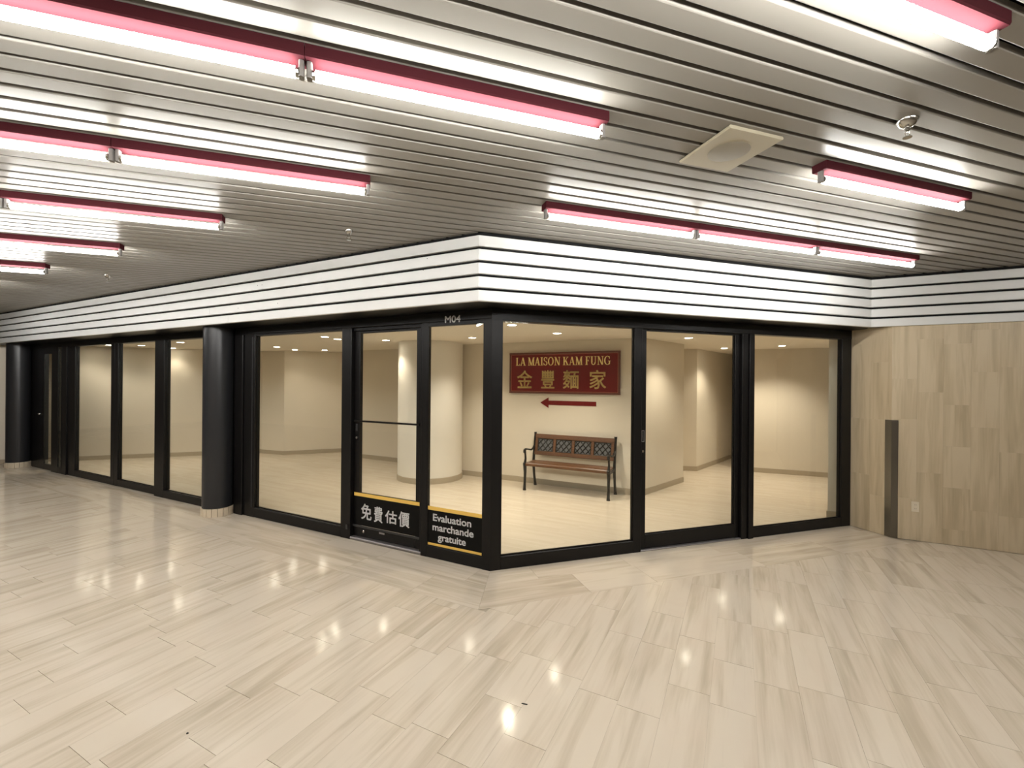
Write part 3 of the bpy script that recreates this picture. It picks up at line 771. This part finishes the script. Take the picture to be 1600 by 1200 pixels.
# ================================================================== CEILING DEVICES
sp = empty('ceiling_speaker', mat_of(uR, -nR, UP, PR(0.690, 1.885, Z_CEIL)), 'square cream ceiling speaker with a round grille', 'speaker')
G().cbox(-0.160, 0.160, -0.170, 0.170, -0.016, -0.0005, 0.006).obj('plate', CREAM, sp)
auto_smooth(G().lathe([(0.094, -0.0175), (0.098, -0.016)], 40).obj('grille', CREAM2, sp))
def sprinkler(M, label, k=1.0):
    r = empty('sprinkler_head', M, label, 'sprinkler', 'ceiling sprinkler heads')
    auto_smooth(G().lathe([(0.040 * k, 0.0), (0.038 * k, -0.010), (0.026 * k, -0.026), (0.015 * k, -0.030)], 28).obj('escutcheon', CHROME, r))
    auto_smooth(G().lathe([(0.010, -0.028), (0.010, -0.048), (0.006, -0.050)], 14).obj('body', CHROME, r))
    for sx in (-1, 1): G().sweep([(sx * 0.008, 0, -0.045), (sx * 0.015, 0, -0.058), (sx * 0.004, 0, -0.074)], [0.0028] * 3, 6).obj('frame_arm', CHROME, r)
    auto_smooth(G().lathe([(0.017, -0.077), (0.017, -0.074)], 16).obj('deflector', CHROME, r))
sprinkler(mat_of(uR, -nR, UP, PR(1.247, 2.330, Z_CEIL)), 'chrome sprinkler head on the slats at the upper right')
sprinkler(mat_of(uR, -nR, UP, PR(-1.151, -0.026, Z_CEIL)), 'small sprinkler head hanging above the left fascia', 0.7)
sprinkler(mat_of(uR, -nR, UP, PR(-3.785, -2.52, Z_CEIL)), 'faint sprinkler head far off at the left above the fascia', 0.7)

# ================================================================== SIGN, ARROW, BENCH
NS = -3.24
sg = empty('shop_sign', ML(0.572, NS + 0.001, 1.766), 'red wooden restaurant sign with gold French and Chinese lettering', 'sign')
W2, H2 = 0.905, 0.325
G().box(-W2 + 0.02, W2 - 0.02, 0.0, 0.030, -H2 + 0.02, H2 - 0.02).obj('board', SIGNRED, sg)
for nm, b_ in (('frame_bar', (-W2, W2, 0, 0.042, H2 - 0.028, H2)), ('frame_bar', (-W2, W2, 0, 0.042, -H2, -H2 + 0.028)),
               ('frame_bar', (-W2, -W2 + 0.028, 0, 0.042, -H2 + 0.028, H2 - 0.028)), ('frame_bar', (W2 - 0.028, W2, 0, 0.042, -H2 + 0.028, H2 - 0.028))):
    G().cbox(*b_, 0.005).obj(nm, SIGNFR, sg)
i_ = 0.030
for b_ in ((-W2 + i_, W2 - i_, H2 - i_ - 0.007, H2 - i_), (-W2 + i_, W2 - i_, -H2 + i_, -H2 + i_ + 0.007), (-W2 + i_, -W2 + i_ + 0.007, -H2 + i_, H2 - i_), (W2 - i_ - 0.007, W2 - i_, -H2 + i_, H2 - i_)):
    G().box(b_[0], b_[1], 0.030, 0.0315, b_[2], b_[3]).obj('border_line', SIGNLN, sg)
# serif capitals drawn from strokes (cap height 1)
TK, TN, SH = 0.165, 0.075, 0.05
def qd(x0, y0, x1, y1, wd): return [(x0, y0), (x0 + wd, y0), (x1 + wd, y1), (x1, y1)]
def rc(x0, y0, x1, y1): return [(x0, y0), (x1, y0), (x1, y1), (x0, y1)]
def arc(cx, cy, rx, ry, a0, a1, tx, ty, n=14):
    out = []
    for k in range(n):
        p = []
        for a in (a0 + (a1 - a0) * k / n, a0 + (a1 - a0) * (k + 1) / n):
            a = radians(a); p.append(((cx + rx * cos(a), cy + ry * sin(a)), (cx + (rx - tx) * cos(a), cy + (ry - ty) * sin(a))))
        out.append([p[0][0], p[1][0], p[1][1], p[0][1]])
    return out
def serif(x0, x1, y): return rc(x0, y, x1, y + SH)
LET = {
 'L': (0.60, [rc(.09, 0, .09 + TK, 1), serif(0, .34, 0), serif(0, .34, 1 - SH), rc(.25, 0, .58, .06), rc(.53, 0, .58, .24)]),
 'A': (0.74, [qd(.05, 0, .32, 1, TN), qd(.53, 0, .28, 1, TK), rc(.16, .30, .58, .36), serif(-.02, .20, 0), serif(.46, .78, 0)]),
 'M': (0.92, [rc(.10, 0, .10 + TN, 1), qd(.40, .0, .08, 1, TK), qd(.44, 0, .72, 1, TN), rc(.70, 0, .70 + TK, 1), serif(0, .27, 0), serif(.62, .95, 0), serif(0, .22, 1 - SH), serif(.72, .95, 1 - SH)]),
 'I': (0.36, [rc(.09, 0, .09 + TK, 1), serif(0, .34, 0), serif(0, .34, 1 - SH)]),
 'S': (0.56, arc(.27, .745, .25, .27, 20, 270, .11, .07) + arc(.27, .255, .27, .27, -160, 90, .13, .07) + [rc(.44, .70, .50, .98), rc(.01, .03, .07, .31)]),
 'O': (0.80, arc(.38, .5, .39, .52, 0, 360, .155, .06, 28)),
 'N': (0.80, [rc(.11, 0, .11 + TN, 1), qd(.55, 0, .07, 1, TK), rc(.64, 0, .64 + TN, 1), serif(0, .29, 0), serif(0, .20, 1 - SH), serif(.52, .80, 1 - SH)]),
 'K': (0.78, [rc(.09, 0, .09 + TK, 1), serif(0, .34, 0), serif(0, .34, 1 - SH), qd(.22, .40, .58, 1, TN), qd(.56, 0, .30, .56, TK), serif(.47, .80, 0), serif(.48, .74, 1 - SH)]),
 'F': (0.60, [rc(.09, 0, .09 + TK, 1), serif(0, .34, 0), serif(0, .3, 1 - SH), rc(.2, .94, .56, 1), rc(.51, .76, .56, 1), rc(.2, .48, .44, .54), rc(.40, .40, .44, .62)]),
 'U': (0.78, [rc(.09, .3, .09 + TK, 1), rc(.58, .3, .58 + TN, 1), serif(0, .34, 1 - SH), serif(.48, .76, 1 - SH)] + arc(.3715, .30, .2815, .32, 180, 360, .14, .08)),
 'G': (0.80, arc(.40, .5, .40, .52, 45, 330, .16, .06, 22) + [rc(.58, .05, .58 + TK * .8, .42), serif(.48, .80, .40), rc(.62, .68, .68, .96)]),
}
polys = []; x = 0.0
for ch in 'LA MAISON KAM FUNG':
    if ch == ' ': x += 0.30; continue
    wd, ps = LET[ch]
    for p in ps: polys.append([(a + x, b) for a, b in p])
    x += wd + 0.07
tot = x - 0.07
g = G(); sx = 1.555 / tot; sy = 0.128
for i, p in enumerate(polys):
    p = [(a * sx, b * sy) for a, b in p]
    ar = sum(p[k][0] * p[(k + 1) % len(p)][1] - p[(k + 1) % len(p)][0] * p[k][1] for k in range(len(p)))
    g.prism(p if ar > 0 else p[::-1], 0.0, 0.0045)
bpy.context.view_layer.update()
Msg = sg.matrix_world.inverted()
def sgp(fx, fy):                                      # fraction of the board from its upper left corner
    return Msg @ TL(0.572 + W2 - 2 * W2 * fx, NS + 0.031, 1.766 + H2 - 2 * H2 * fy)
g.obj('lettering', GOLD, sg, sgp(0.063, 0.315), label='gold serif capitals')
for ch, fx, wd in (('金', 0.150, 0.268), ('豐', 0.372, 0.225), ('麵', 0.583, 0.255), ('家', 0.816, 0.255)):
    V, F = text_geo(ch); V = fit(V, wd - 0.007, 0.278); V, F = solid(*bolden(V, F, 0.0035), 0.004)
    mk('character', V, F, GOLD, sg, sgp(fx, 0.655), label='gold Chinese character')
G().prism([(-0.455, 0.0), (-0.315, -0.083), (-0.315, -0.034), (0.455, -0.034), (0.455, 0.034), (-0.315, 0.034), (-0.315, 0.083)], 0, 0.006).obj('wall_arrow', SIGNRED, None, TL(0.484, NS + 0.0008, 1.298), label='dark red arrow pointing left on the wall under the sign', cat='arrow')

# bench; local x along the wall (to the viewer's left is +x), y towards the viewer
BZ = 0.0
bn = empty('garden_bench', ML(0.345, -2.965), 'garden bench of brown wood and black iron under the red sign', 'bench')
hx = 0.635
def TH(l): return [(a * 1.3, b * 1.3) for a, b in l]
def iron_end(sx):
    def j(*pts): return [(sx, y, z) for y, z in pts]
    auto_smooth(G().sweep(j((0.205, 0.0), (0.208, 0.03), (0.196, 0.14), (0.190, 0.26), (0.200, 0.37), (0.205, 0.41)), TH([(0.020, 0.022), (0.017, 0.018), (0.014, 0.016), (0.016, 0.019), (0.020, 0.024), (0.018, 0.022)])).obj('front_leg', IRON, bn))
    auto_smooth(G().sweep(j((-0.190, 0.0), (-0.186, 0.03), (-0.150, 0.16), (-0.125, 0.30), (-0.120, 0.40), (-0.150, 0.60), (-0.185, 0.80), (-0.188, 0.835)), TH([(0.020, 0.022), (0.016, 0.018), (0.014, 0.017), (0.015, 0.019), (0.016, 0.021), (0.014, 0.018), (0.014, 0.016), (0.017, 0.019)])).obj('back_leg', IRON, bn))
    auto_smooth(G().sweep(j((-0.150, 0.63), (-0.10, 0.590), (-0.02, 0.575), (0.10, 0.600), (0.175, 0.612), (0.210, 0.598), (0.217, 0.565), (0.195, 0.555)), TH([(0.012, 0.010), (0.013, 0.010), (0.014, 0.010), (0.016, 0.010), (0.017, 0.011), (0.017, 0.012), (0.016, 0.012), (0.013, 0.010)])).obj('armrest', IRON, bn))
    auto_smooth(G().sweep(j((0.200, 0.59), (0.188, 0.53), (0.176, 0.47), (0.196, 0.41)), TH([(0.013, 0.014), (0.011, 0.012), (0.012, 0.014), (0.015, 0.018)])).obj('arm_post', IRON, bn))
    auto_smooth(G().sweep(j((-0.125, 0.372), (0.0, 0.362), (0.12, 0.365), (0.205, 0.385)), TH([(0.012, 0.018)]) * 4).obj('seat_bracket', IRON, bn))
    auto_smooth(G().sweep([(sx - 0.02, 0.212, 0.392), (sx - 0.012, 0.212, 0.392), (sx + 0.012, 0.212, 0.392), (sx + 0.02, 0.212, 0.392)], [0.016, 0.026, 0.026, 0.016], 14).obj('rosette', IRON, bn))
for sx in (-hx, hx): iron_end(sx)
for k in range(4):
    y0 = -0.115 + k * 0.081
    G().cbox(-hx + 0.01, hx - 0.01, y0, y0 + 0.074, 0.384 + (0.006 if k in (0, 3) else 0), 0.410 + (0.004 if k == 3 else 0), 0.006).obj('seat_slat', WOOD, bn)
G().cbox(-hx + 0.01, hx - 0.01, 0.203, 0.222, 0.366, 0.408, 0.005).obj('seat_front_rail', WOOD, bn)
# backrest, leaning backwards
tilt = Matrix.Translation((0, -0.128, 0.47)) @ Matrix.Rotation(radians(10.5), 4, 'X')
bx0, bx1 = -hx + 0.012, hx - 0.012
G().cbox(bx0, bx1, -0.012, 0.016, 0.275, 0.345, 0.005).obj('back_rail', WOOD, bn, tilt)
G().cbox(bx0, bx1, -0.012, 0.016, 0.020, 0.078, 0.005).obj('back_rail', WOOD, bn, tilt)
xs_ = [bx0 + (bx1 - bx0 - 0.045) * k / 4 for k in range(5)]
for xk in xs_: G().cbox(xk, xk + 0.045, -0.010, 0.014, 0.078, 0.275, 0.004).obj('back_stile', WOOD, bn, tilt)
for k in range(4):
    a, b_ = xs_[k] + 0.045, xs_[k + 1]
    pn = G().box(a, b_, -0.006, -0.001, 0.078, 0.275).obj('lattice_panel', IRON2, bn, tilt)
    g = G(); cw = (b_ - a) / 3; ch_ = 0.197 / 2.0; zc = 0.078
    def bar(x0, z0, x1, z1):
        g.sweep([(x0, 0.004, z0), (x1, 0.004, z1)], [(0.007, 0.006)] * 2, 6)
    for q in range(-2, 4):
        # diagonals clipped to the panel
        for sg_ in (1, -1):
            x0_, x1_ = a + q * cw, a + q * cw + 2 * cw
            z0_, z1_ = (zc, zc + 0.197) if sg_ == 1 else (zc + 0.197, zc)
            t0, t1 = max(0, (a - x0_) / (x1_ - x0_)), min(1, (b_ - x0_) / (x1_ - x0_))
            if t1 - t0 > 0.1: bar(x0_ + (x1_ - x0_) * t0, z0_ + (z1_ - z0_) * t0, x0_ + (x1_ - x0_) * t1, z0_ + (z1_ - z0_) * t1)
    for (x0_, z0_, x1_, z1_) in ((a, zc + .004, b_, zc + .004), (a, zc + .193, b_, zc + .193), (a + .004, zc, a + .004, zc + .197), (b_ - .004, zc, b_ - .004, zc + .197)): bar(x0_, z0_, x1_, z1_)
    g.obj('lattice', IRON, pn)

# ================================================================== OUTLET, SCRAPS
ou = empty('wall_outlet', mat_of(-uL, UP, nL, PL(-3.520, nW, 0.352)), 'ivory electrical outlet low on the stone wall', 'outlet')
G().cbox(-0.031, 0.031, -0.052, 0.052, 0.0, 0.006, 0.003).obj('cover_plate', IVORY, ou)
for z in (-0.020, 0.020):
    G().cbox(-0.016, 0.016, z - 0.013, z + 0.013, 0.006, 0.008, 0.002).obj('socket', IVORY, ou)
    for x in (-0.006, 0.006): G().box(x - 0.001, x + 0.001, z - 0.004, z + 0.005, 0.008, 0.0083).obj('slot', BLACK, ou)
G().prism([(-0.014, -0.003), (0.010, 0.001), (0.016, 0.006), (0.012, 0.007), (-0.012, 0.003)], 0.0, 0.003).obj('paper_scrap', SCRAP, None, ML(-0.934, 1.286), label='tiny dark scrap lying on the floor tiles in front', cat='scrap')
G().prism([(-0.005, -0.003), (0.004, -0.004), (0.005, 0.003), (-0.003, 0.005)], 0.0, 0.003).obj('dirt_speck', SCRAP, None, ML(0.342, 2.163), label='dark speck on the floor at the lower left', cat='speck')
bpy.context.view_layer.update()
